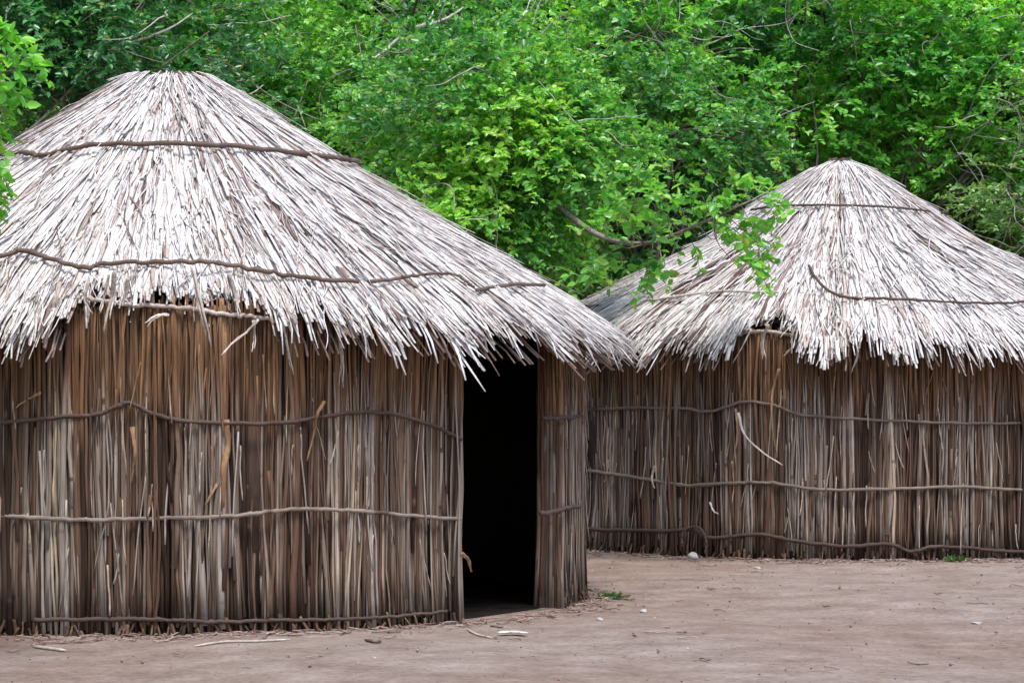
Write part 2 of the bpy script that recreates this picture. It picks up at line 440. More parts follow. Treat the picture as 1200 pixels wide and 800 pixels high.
def make_roof(hut, parent, seed, notch, n_reed, tint_side=None, r_top=0.20):
    """notch: list of (phi0, phi1, r_end) where the eave is worn short"""
    g = np.random.default_rng(seed)
    mb = MB()
    def eave(ph):
        e = 3.165 + 0.035 * wob(ph * 7, seed + 1) + 0.03 * wob(ph * 31, seed + 2)
        for a, b, re in notch:
            k = np.clip((np.degrees(ph) - a) / 3.5, 0, 1) * np.clip((b - np.degrees(ph)) / 3.5, 0, 1)
            e = e * (1 - k) + re * k
        return e
    K = 7
    t = np.linspace(0, 1, K)[None]
    def lay(N, r_mid_lo, r_mid_hi, ln, lift0, lift1, free=False, mat_i=0, tshift=0.0):
        r_lo = np.sqrt(g.uniform(max(r_mid_lo, 0) ** 2, r_mid_hi ** 2, N))       # lower end, by area
        ph = g.uniform(-math.pi, math.pi, N)
        L = g.uniform(ln * 0.6, ln * 1.25, N)
        e = eave(ph)
        over = r_lo > e - 0.02
        r1 = np.where(over, e - 0.03 + g.normal(0, 0.05, N), r_lo)
        cl = np.round(ph / 0.028) * 0.028 + 0.006 * np.sin(np.round(ph / 0.028) * 91.7)  # tips gather in tufts
        r1 = r1 + np.where(over, 0.065 * np.sin(np.round(ph / 0.028) * 57.3), 0)
        r0 = np.maximum(r1 - L * 0.84, r_top + 0.05 * g.random(N))
        rr = r0[:, None] + (r1 - r0)[:, None] * t
        skew = g.normal(0, 0.032, N) / np.maximum(r1, 0.6)
        phn = ph[:, None] + skew[:, None] * (t - 0.3)
        phn = phn + np.where(over, 1, 0)[:, None] * (cl - ph)[:, None] * 0.62 * t ** 3
        phn = phn + (g.normal(0, 0.007, (N, K)) / np.maximum(rr, 0.5))
        h = lift0 + g.normal(0, 0.010, N)[:, None] + (lift1 - lift0) * t + g.normal(0, 0.003, (N, K))
        zz = hut.zr(rr) + 0.8 * h - 0.45 * np.clip(rr - 2.9, 0, 1) ** 1.3 * g.random(N)[:, None] * over[:, None]
        # uneven surface of the old thatch
        zz = zz + 0.022 * wob(phn * 5, seed + 11) * np.clip(rr - 0.4, 0, 1)
        P = cyl(phn, rr + 0.55 * h, zz)
        rad = np.clip(g.lognormal(-4.30, 0.38, N), 0.006, 0.030)[:, None] * (1.0 - 0.5 * t ** 3)
        rad = rad * np.clip(rr / 0.9, 0.55, 1)
        ti = g.random((N, 3))
        ti[:, 0] = np.clip(0.10 + ti[:, 0] * 0.82 + 0.10 * wob(ph * 4, seed + 21) + tshift, 0, 1)
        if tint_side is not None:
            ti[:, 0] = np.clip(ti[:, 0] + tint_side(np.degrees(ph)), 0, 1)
        ref = cyl(ph, np.full(N, 0.55), np.full(N, 0.83))
        tubes(mb, P, rad, 5, ref, 0.36, ti, mat_i)
    lay(int(n_reed * 0.22), 0.5, 3.35, 1.5, -0.01, 0.015, mat_i=1)
    lay(int(n_reed * 0.55), 0.5, 3.50, 1.3, 0.005, 0.045)
    lay(int(n_reed * 0.16), 2.9, 3.9, 0.9, 0.0, 0.055)                           # extra eave fringe
    lay(int(n_reed * 0.12), 0.4, 2.5, 0.8, 0.02, 0.055, tshift=0.08)
    lay(int(n_reed * 0.05), 0.25, 1.1, 0.8, 0.01, 0.04)
    # thin frayed fibres lying every way over the thatch and beyond the eave
    N = 1900
    ph = g.uniform(-math.pi, math.pi, N); e = eave(ph)
    r1 = np.minimum(np.sqrt(g.uniform(0.1, 11.5, N)), e + g.normal(0.0, 0.07, N)); L = g.uniform(0.2, 0.7, N)
    r0 = np.maximum(r1 - L, 0.25); rr = r0[:, None] + (r1 - r0)[:, None] * t
    phn = ph[:, None] + (g.normal(0, 0.10, N) / np.maximum(r1, 0.6))[:, None] * (t - 0.3) + 0.012 * np.sin(t * 6 + g.random(N)[:, None] * 6) / np.maximum(rr, 0.5)
    hh = 0.055 + 0.03 * np.abs(g.normal(0, 1, N))[:, None] * t
    zz = hut.zr(rr) + 0.8 * hh + 0.022 * wob(phn * 5, seed + 11) * np.clip(rr - 0.4, 0, 1) - 0.4 * np.clip(rr - 2.9, 0, 1) ** 1.2 * g.random(N)[:, None]
    ti = g.random((N, 3)); ti[:, 0] = np.clip(ti[:, 0] * 1.0, 0, 1)
    tubes(mb, cyl(phn, rr + 0.55 * hh, zz), g.uniform(0.0025, 0.0065, N)[:, None] * (1 - 0.4 * t), 4, cyl(ph, np.full(N, 0.55), np.full(N, 0.83)), 0.7, ti)
    # long ragged strips that hang past the rest of the eave
    N = 420
    ph = g.uniform(-math.pi, math.pi, N); e = eave(ph)
    r1 = e + g.uniform(-0.02, 0.10, N); r0 = r1 - g.uniform(0.35, 0.8, N); rr = r0[:, None] + (r1 - r0)[:, None] * t
    phn = ph[:, None] + g.normal(0, 0.022, N)[:, None] * t + g.normal(0, 0.0015, (N, K))
    hh = 0.05 + 0.01 * g.normal(0, 1, N)[:, None] * t
    zz = hut.zr(rr) + 0.8 * hh + 0.022 * wob(phn * 5, seed + 11) - g.uniform(0.02, 0.16, N)[:, None] * t ** 4
    tubes(mb, cyl(phn, rr + 0.55 * hh - 0.04 * t ** 4, zz), g.uniform(0.008, 0.017, N)[:, None] * (1 - 0.55 * t ** 2), 5, cyl(ph, np.full(N, 0.55), np.full(N, 0.83)), 0.35, g.random((N, 3)))
    # short reeds seen under the fringe
    N = 350
    ph = g.uniform(-math.pi, math.pi, N); e = eave(ph) - 0.06 + g.normal(0, 0.05, N)
    rr = (e - 0.5)[:, None] + 0.5 * t; P = cyl(ph[:, None] + g.normal(0, 0.002, (N, K)), rr - 0.05, hut.zr(rr) - 0.09 - 0.06 * t ** 2)
    tubes(mb, P, np.full((N, K), 0.008), 4, (0, 0, 1), 0.7, g.random((N, 3)), 1)
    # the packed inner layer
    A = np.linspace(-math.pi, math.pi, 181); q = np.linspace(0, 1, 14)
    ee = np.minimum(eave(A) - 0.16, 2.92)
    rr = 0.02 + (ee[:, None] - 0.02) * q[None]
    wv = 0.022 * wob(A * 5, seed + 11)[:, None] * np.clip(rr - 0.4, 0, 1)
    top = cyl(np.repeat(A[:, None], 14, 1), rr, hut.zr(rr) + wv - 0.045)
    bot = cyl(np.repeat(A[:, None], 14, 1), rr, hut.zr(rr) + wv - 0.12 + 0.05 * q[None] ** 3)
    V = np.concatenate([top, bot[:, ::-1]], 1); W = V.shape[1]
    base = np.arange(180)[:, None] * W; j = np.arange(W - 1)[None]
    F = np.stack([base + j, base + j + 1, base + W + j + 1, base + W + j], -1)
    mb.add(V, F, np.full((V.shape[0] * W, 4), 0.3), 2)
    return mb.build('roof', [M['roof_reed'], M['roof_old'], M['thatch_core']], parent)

def pole(name, pts, rad, mtl, parent, n=40, seed=0, taper=0.75, jit=0.0022, label=None, S=7):
    g = np.random.default_rng(seed + 1000)
    P = smooth_path(pts, n)
    P = P + nrm(g.normal(0, 1, (n, 3))) * jit * 0.5 + np.stack([0 * P[:, 0], 0 * P[:, 0], jit * wob(np.arange(n) * 0.5, seed)], -1)
    n2 = n * 3
    P = smooth_path(P, n2) + g.normal(0, 0.0011, (n2, 3))
    r = rad * np.linspace(1, taper, n2) * (1 + 0.07 * g.normal(0, 1, n2))
    for k in g.integers(2, n2 - 2, max(2, n2 // 22)): r[k] *= 1.35; r[k - 1] *= 1.12
    mb = MB()
    tubes(mb, P[None], r[None], S, (0.03, 0.05, 1), 1, g.random((1, 3)) * [0.8, 1, 1])
    o = mb.build(name, mtl, parent)
    if label: o['label'] = label
    return o

def ring_continue(hut, pts_front, seed, on_roof, span=None):
    """carries a binding pole round the back of the hut from its right end to its left end"""
    a = math.atan2(pts_front[-1][0], -pts_front[-1][1]); b = math.atan2(pts_front[0][0], -pts_front[0][1]) + 2 * math.pi
    ra = np.hypot(*pts_front[-1][:2]); rb = np.hypot(*pts_front[0][:2])
    out = []
    for u in np.linspace(0.06, 0.94, 14):
        r = ra + (rb - ra) * u; z = pts_front[-1][2] * (1 - u) + pts_front[0][2] * u + 0.02 * math.sin(u * 23 + seed)
        if on_roof: z = max(z, hut.zr(r) + 0.05)
        f = a + (b - a) * u
        out.append(np.array([r * math.sin(f), -r * math.cos(f), z]))
    return out

m, n, b, out = mat('shade_dark_floor'); M['floor'] = m  # shade of the hut interior put into the floor colour, near black
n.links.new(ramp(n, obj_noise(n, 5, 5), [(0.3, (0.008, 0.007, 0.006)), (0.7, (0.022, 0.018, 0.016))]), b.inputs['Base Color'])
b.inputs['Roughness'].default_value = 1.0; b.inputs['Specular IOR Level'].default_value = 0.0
def floor_disc(parent):
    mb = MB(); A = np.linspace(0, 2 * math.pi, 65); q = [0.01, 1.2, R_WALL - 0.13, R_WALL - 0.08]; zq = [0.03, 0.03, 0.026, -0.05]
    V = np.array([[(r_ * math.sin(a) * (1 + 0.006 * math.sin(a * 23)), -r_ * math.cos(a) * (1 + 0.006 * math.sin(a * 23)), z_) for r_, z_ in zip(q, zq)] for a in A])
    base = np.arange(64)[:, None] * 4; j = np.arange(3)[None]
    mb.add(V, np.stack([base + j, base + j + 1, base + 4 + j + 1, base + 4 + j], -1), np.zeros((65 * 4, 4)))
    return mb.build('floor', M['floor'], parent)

# ---- hut one (near, left)
h1 = Hut(-2.39, 19.1, [3.66, 3.61, 2.93, 2.13, 1.96, 1.745, 1.54])
hut1 = empty('thatched_hut', (h1.cx, h1.cy, 0))
tag(hut1, 'nearer round reed hut with pale thatched roof and a dark open doorway', 'hut', 'round thatched reed huts')
phi_d0 = h1.phi(h1.wall_pt(541, 560)); phi_d1 = h1.phi(h1.wall_pt(662, 560))
wall1 = make_wall(h1, hut1, (phi_d0, phi_d1), 11, 1.96)
pa, pb = h1.phi(h1.wall_pt(70, 380)), h1.phi(h1.wall_pt(335, 380))
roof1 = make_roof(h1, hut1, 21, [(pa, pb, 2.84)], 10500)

def wall_line(h, pts, out=0.04): return [h.wall_pt(x, y, out) for x, y in pts]
def roof_line(h, pts, out=0.095): return [h.roof_pt(x, y, out) for x, y in pts]

pole('binding_pole', wall_line(h1, [(-60, 492), (0, 495), (60, 489), (115, 485), (150, 472), (180, 485), (225, 494), (330, 495), (400, 485), (450, 483), (500, 496), (541, 514)]),
     0.0145, M['band'], wall1, 60, 1, 0.8)
pole('binding_pole', wall_line(h1, [(-60, 600), (0, 604), (70, 608), (150, 608), (260, 605), (340, 597), (400, 597), (460, 602), (540, 608)]), 0.0145, M['band_grey'], wall1, 60, 2, 0.8)
pole('binding_pole', wall_line(h1, [(40, 726), (150, 725), (260, 728), (340, 726), (430, 724), (524, 716)]), 0.014, M['band'], wall1, 50, 3, 0.7)
pole('binding_pole', wall_line(h1, [(636, 490), (660, 489), (676, 488), (681, 484)], 0.045), 0.015, M['band'], wall1, 14, 4)
pole('binding_pole', wall_line(h1, [(634, 601), (652, 599), (668, 594), (680, 593)], 0.045), 0.017, M['band'], wall1, 14, 5)
# the same three rings on the far side
for k, z in enumerate((1.28, 0.72, 0.12)):
    f = np.radians(np.linspace(phi_d1 + 26, 360 + (phi_d0 - 130 if k < 2 else -30), 22))
    pole('binding_pole', list(cyl(f, np.full(22, R_WALL + 0.04), z + 0.02 * np.sin(f * 9))), 0.019, M['band'], wall1, 60, 6 + k)

rt = [(-70, 192), (-20, 183), (0, 180), (30, 179), (48, 182), (75, 176), (120, 169), (200, 168), (280, 172), (350, 179), (400, 186), (419, 189)]
fr = roof_line(h1, rt)
pole('binding_pole', fr, 0.014, M['band'], roof1, 60, 12, 1.3, 0.003)
pole('binding_pole', ring_continue(h1, fr, 1, True), 0.015, M['band'], roof1, 60, 13)
fr = roof_line(h1, [(-60, 310), (0, 300), (28, 294), (60, 303), (100, 314), (125, 308), (200, 307), (250, 307), (300, 316), (350, 324), (420, 330)], 0.10)
pole('binding_pole', fr, 0.015, M['band'], roof1, 60, 14, 0.9, 0.004)
pole('binding_pole', roof_line(h1, [(432, 330), (470, 326), (500, 321), (530, 321), (548, 331), (556, 336)], 0.10), 0.012, M['band'], roof1, 26, 15, 0.6, 0.003)
pole('binding_pole', roof_line(h1, [(559, 340), (580, 336), (610, 333), (638, 334)], 0.10), 0.013, M['band'], roof1, 18, 16, 0.9, 0.002)
f = np.radians(np.linspace(95, 315, 24))
pole('binding_pole', list(cyl(f, np.full(24, 2.72), h1.zr(2.7) + 0.085 + 0.02 * np.sin(f * 7))), 0.015, M['band'], roof1, 60, 17)
# pale eave pole showing where the thatch is worn short
pole('eave_pole', [h1.wall_pt(x, y, 0.03) for x, y in [(60, 352), (100, 350), (150, 356), (215, 361), (265, 368), (296, 371), (330, 376)]], 0.0145, M['pale_stick'], hut1, 40, 18, 0.8, 0.004)
# loose ends of thatch hanging from the eave
def dangle(h, pts, rad, seed, mtl, parent, base_out=0.10, label=None, name='loose_reed', flat=0.6):
    P = smooth_path([h.wall_pt(x, y, base_out + 0.03 * math.sin(k * 2.1 + seed)) for k, (x, y) in enumerate(pts)], 12)
    g = np.random.default_rng(seed)
    mb = MB(); nb = 3 if name == 'loose_reed' else 1
    for q in range(nb):
        u = np.linspace(0, 1, 12)[:, None]
        off = g.normal(0, rad * 0.42, 3) * (nb > 1) * (0.4 + 0.9 * u) + g.normal(0, 0.0015, (12, 3))
        e = 12 - int(g.integers(0, 4)) * (q > 0)
        Pq = smooth_path((P + off)[:e], 12)
        tubes(mb, Pq[None], (rad * (0.50 if nb > 1 else 1) * np.linspace(1, 0.4, 12) * (1 + 0.12 * g.normal(0, 1, 12)))[None], 6, (0, -1, 0.2), flat * 0.7, g.random((1, 3)))
    o = mb.build(name, mtl, parent)
    if label: o['label'] = label
    return o
for k, (pts, rad) in enumerate([
    ([(134, 318), (133, 345), (128, 365), (125, 388)], 0.022), ([(128, 322), (122, 350), (118, 368)], 0.012),
    ([(226, 312), (233, 345), (240, 375), (247, 407)], 0.021), ([(70, 330), (64, 352), (62, 372)], 0.020),
    ([(44, 345), (40, 358), (28, 385), (10, 418)], 0.014), ([(104, 330), (100, 352), (110, 368)], 0.020),
    ([(303, 374), (290, 388), (274, 400), (260, 415)], 0.016), ([(297, 375), (298, 395), (296, 410)], 0.012),
    ([(197, 368), (182, 370), (170, 379)], 0.014), ([(10, 340), (0, 370), (-12, 400)], 0.02),
    ([(328, 350), (336, 400), (343, 440)], 0.013), ([(395, 380), (400, 420), (398, 452)], 0.012),
    ([(150, 325), (148, 345), (152, 358)], 0.018), ([(268, 322), (276, 350), (280, 372)], 0.018)]):
    dangle(h1, pts, rad, 40 + k, M['pale_stick'], roof1)
# peeling strips on the wall
dangle(h1, [(264, 492), (265, 525), (262, 552), (261, 598)], 0.030, 60, M['strip'], wall1, 0.045, 'broad tan strip of bark hanging from the upper binding pole', 'bark_strip', 0.25)
dangle(h1, [(258, 560), (250, 575), (240, 592)], 0.012, 61, M['strip'], wall1, 0.05, None, 'bark_strip', 0.3)
dangle(h1, [(155, 500), (158, 530), (156, 548), (154, 568)], 0.014, 62, M['strip'], wall1, 0.045, None, 'bark_strip', 0.3)
dangle(h1, [(380, 470), (372, 485), (368, 505), (360, 540)], 0.012, 63, M['strip'], wall1, 0.06, None, 'bark_strip', 0.4)
dangle(h1, [(541, 648), (549, 656), (552, 670)], 0.014, 64, M['strip'], wall1, 0.06, None, 'bark_strip', 0.4)
dangle(h1, [(48, 460), (32, 468), (18, 478)], 0.010, 65, M['strip'], wall1, 0.06, None, 'bark_strip', 0.5)
# dark bound tuft that closes the cut-off top
def crown_tuft(h, parent, seed, r0, z0, n_=60, hgt=0.05):
    g = np.random.default_rng(seed); mb = MB()
    ph = g.uniform(-math.pi, math.pi, n_); K = 4; t = np.linspace(0, 1, K)[None]
    rr = r0 * np.sqrt(g.random(n_))[:, None] * (1 - 0.1 * t)
    P = cyl(ph[:, None] + 0 * t, rr, z0 - 0.14 + (0.14 + g.uniform(0, hgt, n_))[:, None] * t)
    tubes(mb, P, np.full((n_, K), 0.018), 6, (0, 1, 0), 1, g.random((n_, 3)) * [0.3, 1, 1])
    return mb.build('roof_cap', M['band'], parent)
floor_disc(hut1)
crown_tuft(h1, hut1, 70, 0.26, 3.635, 130, 0.025)

# rafters inside, from wall top to the crown
def rafters(h, parent):
    for k in range(12):
        f = math.radians(15 + 30 * k)
        pole('rafter', [np.array([r * math.sin(f), -r * math.cos(f), h.zr(r) - 0.17]) for r in (2.75, 1.5, 0.15)], 0.03, M['band'], parent, 8, 80 + k)
rafters(h1, hut1)

# ---- hut two (farther, right)
h2 = Hut(3.12, 25.94, [3.63, 3.50, 2.77, 2.10, 1.94, 1.74, 1.54])
hut2 = empty('thatched_hut', (h2.cx, h2.cy, 0))
tag(hut2, 'farther round reed hut with closed wall and a leafy branch over its roof', 'hut', 'round thatched reed huts')
wall2 = make_wall(h2, hut2, None, 12, 1.94)
pa, pb = h2.phi(h2.wall_pt(862, 400)), h2.phi(h2.wall_pt(940, 400))
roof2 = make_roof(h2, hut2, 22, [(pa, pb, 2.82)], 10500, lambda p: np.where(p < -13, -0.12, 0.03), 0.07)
fr = wall_line(h2, [(640, 476), (690, 479), (740, 478), (800, 478), (832, 482), (870, 471), (905, 474), (940, 486), (1010, 491), (1100, 495), (1175, 496), (1260, 492), (1320, 490)])
pole('binding_pole', fr, 0.0145, M['band'], wall2, 60, 20)
pole('binding_pole', ring_continue(h2, fr, 1, False), 0.019, M['band'], wall2, 60, 21)
fr = wall_line(h2, [(640, 545), (690, 551), (750, 560), (800, 568), (850, 566), (905, 566), (960, 573), (1040, 573), (1130, 570), (1200, 574), (1280, 570), (1320, 566)])
pole('binding_pole', fr, 0.0165, M['band_grey'], wall2, 60, 22)
pole('binding_pole', ring_continue(h2, fr, 2, False), 0.019, M['band'], wall2, 60, 23)
fr = wall_line(h2, [(640, 618), (700, 620), (780, 622), (812, 620), (832, 630), (890, 626), (930, 633), (990, 640), (1040, 637), (1068, 646), (1095, 640), (1140, 642), (1200, 646), (1320, 636)], 0.06)
pole('binding_pole', fr, 0.019, M['band'], wall2, 70, 24)
pole('binding_pole', ring_continue(h2, fr, 3, False), 0.017, M['band'], wall2, 60, 25)
pole('eave_pole', [h2.wall_pt(x, y, 0.03) for x, y in [(850, 392), (890, 388), (925, 392), (960, 398)]], 0.018, M['pale_stick'], hut2, 20, 26)
fr = roof_line(h2, [(880, 246), (905, 242), (960, 240), (1010, 241), (1050, 243), (1090, 248)])
pole('binding_pole', fr, 0.012, M['band'], roof2, 40, 27)
pole('binding_pole', ring_continue(h2, fr, 5, True), 0.014, M['band'], roof2, 60, 28)
pole('binding_pole', roof_line(h2, [(948, 312), (958, 328), (975, 343), (1000, 349), (1040, 350), (1100, 353), (1160, 355), (1230, 352), (1290, 347)], 0.10), 0.013, M['band'], roof2, 40, 29)
pole('binding_pole', roof_line(h2, [(760, 352), (800, 346), (850, 341), (880, 342), (912, 342)], 0.10), 0.013, M['pale_stick'], roof2, 30, 30)
f = np.radians(np.linspace(85, 295, 24))
pole('binding_pole', list(cyl(f, np.full(24, 2.55), h2.zr(2.53) + 0.085 + 0.02 * np.sin(f * 7))), 0.014, M['band'], roof2, 60, 31)
dangle(h2, [(865, 483), (872, 508), (890, 527), (917, 545)], 0.013, 70, M['pale_stick'], wall2, 0.10, 'curved pale peeled twig hanging loose', 'bark_strip', 1.0)
dangle(h2, [(913, 432), (908, 448), (904, 470), (905, 500), (909, 530)], 0.014, 71, M['strip'], wall2, 0.07, None, 'bark_strip', 0.5)
dangle(h2, [(858, 540), (860, 565), (858, 590)], 0.012, 72, M['strip'], wall2, 0.05, None, 'bark_strip', 0.4)
dangle(h2, [(862, 478), (864, 510), (858, 545)], 0.012, 75, M['strip'], wall2, 0.05, None, 'bark_strip', 0.4)
dangle(h2, [(768, 545), (764, 560), (767, 572)], 0.013, 73, M['pale_stick'], wall2, 0.06, None, 'bark_strip', 0.5)
dangle(h2, [(832, 588), (836, 598), (842, 602)], 0.010, 74, M['pale_stick'], wall2, 0.06, None, 'bark_strip', 0.6)
for k, (pts, rad) in enumerate([([(900, 380), (893, 400), (895, 420)], 0.018), ([(940, 395), (928, 408), (918, 416)], 0.012),
                                ([(1004, 400), (1006, 415), (1000, 434)], 0.014), ([(880, 385), (870, 405), (858, 425)], 0.016)]):
    dangle(h2, pts, rad, 90 + k, M['pale_stick'], roof2)
pole('bent_withy', [h2.wall_pt(x, y, 0.09) for x, y in [(800, 640), (800, 625), (810, 617), (822, 620), (828, 636), (826, 648)]], 0.010, M['band'], hut2, 24, 33)
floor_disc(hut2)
crown_tuft(h2, hut2, 71, 0.12, 3.60, 34, 0.05)
rafters(h2, hut2)

# ------------------------------------------------------------------ foliage
def leaves(mb, C, D, Nn, size, ti, wid=0.30):
    """C base points, D leaf direction, Nn leaf normal; folded 6-vertex blades"""
    D = nrm(D); S_ = nrm(np.cross(D, Nn)); U = nrm(np.cross(S_, D))
    s = size[:, None]; wv = s * wid; fo = s * 0.10
    a = C
    l1 = C + D * s * 0.30 - S_ * wv + U * fo; l2 = C + D * s * 0.68 - S_ * wv * 0.85 + U * fo
    tip = C + D * s - U * fo * 0.6
    r2 = C + D * s * 0.68 + S_ * wv * 0.85 + U * fo; r1 = C + D * s * 0.30 + S_ * wv + U * fo
    V = np.stack([a, l1, l2, tip, r2, r1], 1)
    N = len(C); b = np.arange(N)[:, None] * 6
    F = np.stack([b + [[0, 1, 2, 3]], b + [[3, 4, 5, 0]]], 1)
    T = np.zeros((N, 6, 4)); T[..., 0] = ti[:, None, 0]; T[..., 1] = ti[:, None, 1]; T[..., 3] = 1
    T[:, 0, 2] = T[:, 3, 2] = 0.6
    mb.add(V, F, T)

def sprays(g, lm, tm, O, D, length, nl, lsize, tone, wid=0.3, twig_r=0.004, droop=0.25):
    """each spray: a thin twig with nl leaves along it"""
    N = len(O); D = nrm(D)
    L = length * g.uniform(0.6, 1.25, N)
    K = 4; t = np.linspace(0, 1, K)[None, :, None]
    bend = g.normal(0, 0.14, (N, 3)); bend[:, 2] -= droop
    P = O[:, None] + D[:, None] * (L[:, None, None] * t) + bend[:, None] * (L[:, None, None] * t ** 2)
    if tm is not None:
        tubes(tm, P, twig_r * np.linspace(1, 0.5, K)[None] * np.ones((N, 1)), 3, (0.1, 0.2, 1), 1, g.random((N, 3)) * [0.9, 1, 1], cap=False)
    tt = (np.arange(nl)[None] + g.random((N, nl))) / nl * 0.85 + 0.15
    tq = tt[..., None]
    C = O[:, None] + D[:, None] * (L[:, None, None] * tq) + bend[:, None] * (L[:, None, None] * tq ** 2)
    side = nrm(np.cross(D, g.normal(0, 0.35, (N, 3)) + [0, 0, 1]))
    sg = np.where(np.arange(nl) % 2 == 0, 1, -1)[None, :, None]
    LD = D[:, None] * 0.75 + side[:, None] * sg * 0.9 + g.normal(0, 0.45, (N, nl, 3)) + [0, 0, -0.10]
    NN = g.normal(0, 0.5, (N, nl, 3)) + D[:, None] * 0.6 + [0, 0, 0.85]
    sz = lsize * g.uniform(0.6, 1.25, (N, nl)) * (1.1 - 0.35 * tt)
    ti = np.zeros((N, nl, 2))
    ti[..., 0] = np.clip(tone[:, None] + g.normal(0, 0.14, (N, nl)) + 0.12 * (tt - 0.5), 0, 1); ti[..., 1] = g.random((N, nl))
    leaves(lm, C.reshape(-1, 3), LD.reshape(-1, 3), NN.reshape(-1, 3), sz.ravel(), ti.reshape(-1, 2), wid)

def noise3(p, seed, fr):
    r = np.random.default_rng(seed); out = 0
    for k in range(5):
        d = nrm(r.normal(0, 1, 3)); out = out + np.sin(p @ d * fr * (0.8 + 0.5 * k) + r.random() * 6.28)
    return out / 2.4

def make_tree(name, loc, trunk_top, blobs, seed, leafm, n_spray, nl=16, length=0.42, lsize=0.10, gap=-0.35, twigs=50, trunk_r=0.09, base_tone=0.5, wid=0.27, extra=None, twig_len=1.1):
    """trunk_top: local point where limbs start; blobs: (centre, radii) crown masses, local"""
    g = np.random.default_rng(seed)
    root = empty(name, loc)
    tb, tw, lf = MB(), MB(), MB()
    T0 = np.array([0, 0, -0.15]); T1 = np.array(trunk_top, float)
    mid = (T0 + T1) / 2 + [g.normal(0, .12), g.normal(0, .12), 0]
    P = smooth_path([T0, mid, T1], 9)
    tubes(tb, P[None], (trunk_r * np.linspace(1.25, 0.7, 9))[None], 8, (0.1, 1, 0), 1, np.array([[0.35, .5, .5]]))
    area = np.array([r[0] * r[1] + r[1] * r[2] + r[0] * r[2] for _, r in blobs]); area = area / area.sum()
    for (c, r), a in zip(blobs, area):
        c = np.array(c, float); r = np.array(r, float)
        # a limb into the mass and branches through it
        s0 = P[g.integers(4, 9)]
        m1 = (s0 + c) / 2 + g.normal(0, 0.18, 3)
        limb = smooth_path([s0, m1, c], 8)
        tubes(tb, limb[None], (trunk_r * 0.55 * np.linspace(1, 0.4, 8))[None], 6, (0.1, 1, 0), 1, np.array([[0.4, .5, .5]]))
        for _ in range(7):
            s1 = limb[g.integers(3, 8)]; d = nrm(g.normal(0, 1, 3) + [0, -0.2, 0.3])
            e = c + d * r * 0.9
            br = smooth_path([s1, (s1 + e) / 2 + g.normal(0, 0.15, 3) * r.mean(), e], 7)
            tubes(tb, br[None], (trunk_r * 0.22 * np.linspace(1, 0.3, 7))[None], 5, (0.1, 1, 0), 1, g.random((1, 3)))
        n_ = int(n_spray * a)
        d = nrm(g.normal(0, 1, (n_, 3)))
        u = g.uniform(0.45, 1.0, n_) ** 0.7
        lump = 1 + 0.20 * noise3(d * 2.0, seed + 5, 2.2)
        O = c + d * r * (u * lump)[:, None]
        keep = noise3(O, seed + 8, 2.6) > gap - 0.5 * (u > 0.9)
        keep &= O[:, 2] > 0.05
        O, d = O[keep], d[keep]
        dirs = d * [1, 1, 0.45] + g.normal(0, 1, d.shape) * [0.45, 0.45, 0.25] + [0, 0, 0.12]
        tone = base_tone + 0.27 * noise3(O, seed + 9, 1.9) + g.normal(0, 0.08, len(O))
        sprays(g, lf, tw, O, dirs, length, nl, lsize, tone, wid)
    # long pale bare twigs wandering over the outside
    if twigs:
        for _ in range(twigs):
            c, r = blobs[g.integers(0, len(blobs))]
            c = np.array(c); r = np.array(r)
            d = nrm(g.normal(0, 1, 3) + [0, -0.7, 0])
            p = c + d * r * g.uniform(0.7, 1.0)
            dirn = nrm(g.normal(0, 1, 3)); pts = [p]
            for k in range(6):
                dirn = nrm(dirn + g.normal(0, 0.30, 3)); p = p + dirn * twig_len / 6 * g.uniform(0.6, 1.3); pts.append(p)
            q = smooth_path(pts, 12)
            tubes(tw, q[None], (g.uniform(0.004, 0.010) * np.linspace(1, 0.4, 12))[None], 4, (0.1, 0.3, 1), 1, np.array([[g.uniform(0.6, 1), .5, .5]]))
    if extra: extra(g, tb, tw, lf)
    tb.build('trunk', M['bark'], root)
    if tw.v: tw.build('twigs', M['bark'], root)
    lf.build('crown', leafm, root)
    return root

def at(px, py, Y):
    return np.array([(px - 600) / FPX * Y, Y, EYE + (HORIZON - py) / FPX * Y])

def copy_tree(root, loc, rz, sc, label):
    r = root.copy(); COL.objects.link(r)
    r.location = loc; r.rotation_euler = (0, 0, rz); r.scale = (sc, sc, sc); r['label'] = label
    for ch in root.children:
        c = ch.copy(); COL.objects.link(c); c.parent = r
    return r

GRP = 'leafy trees behind the huts'
def gz(x, y): return float(ground_z(np.array(x), np.array(y)))

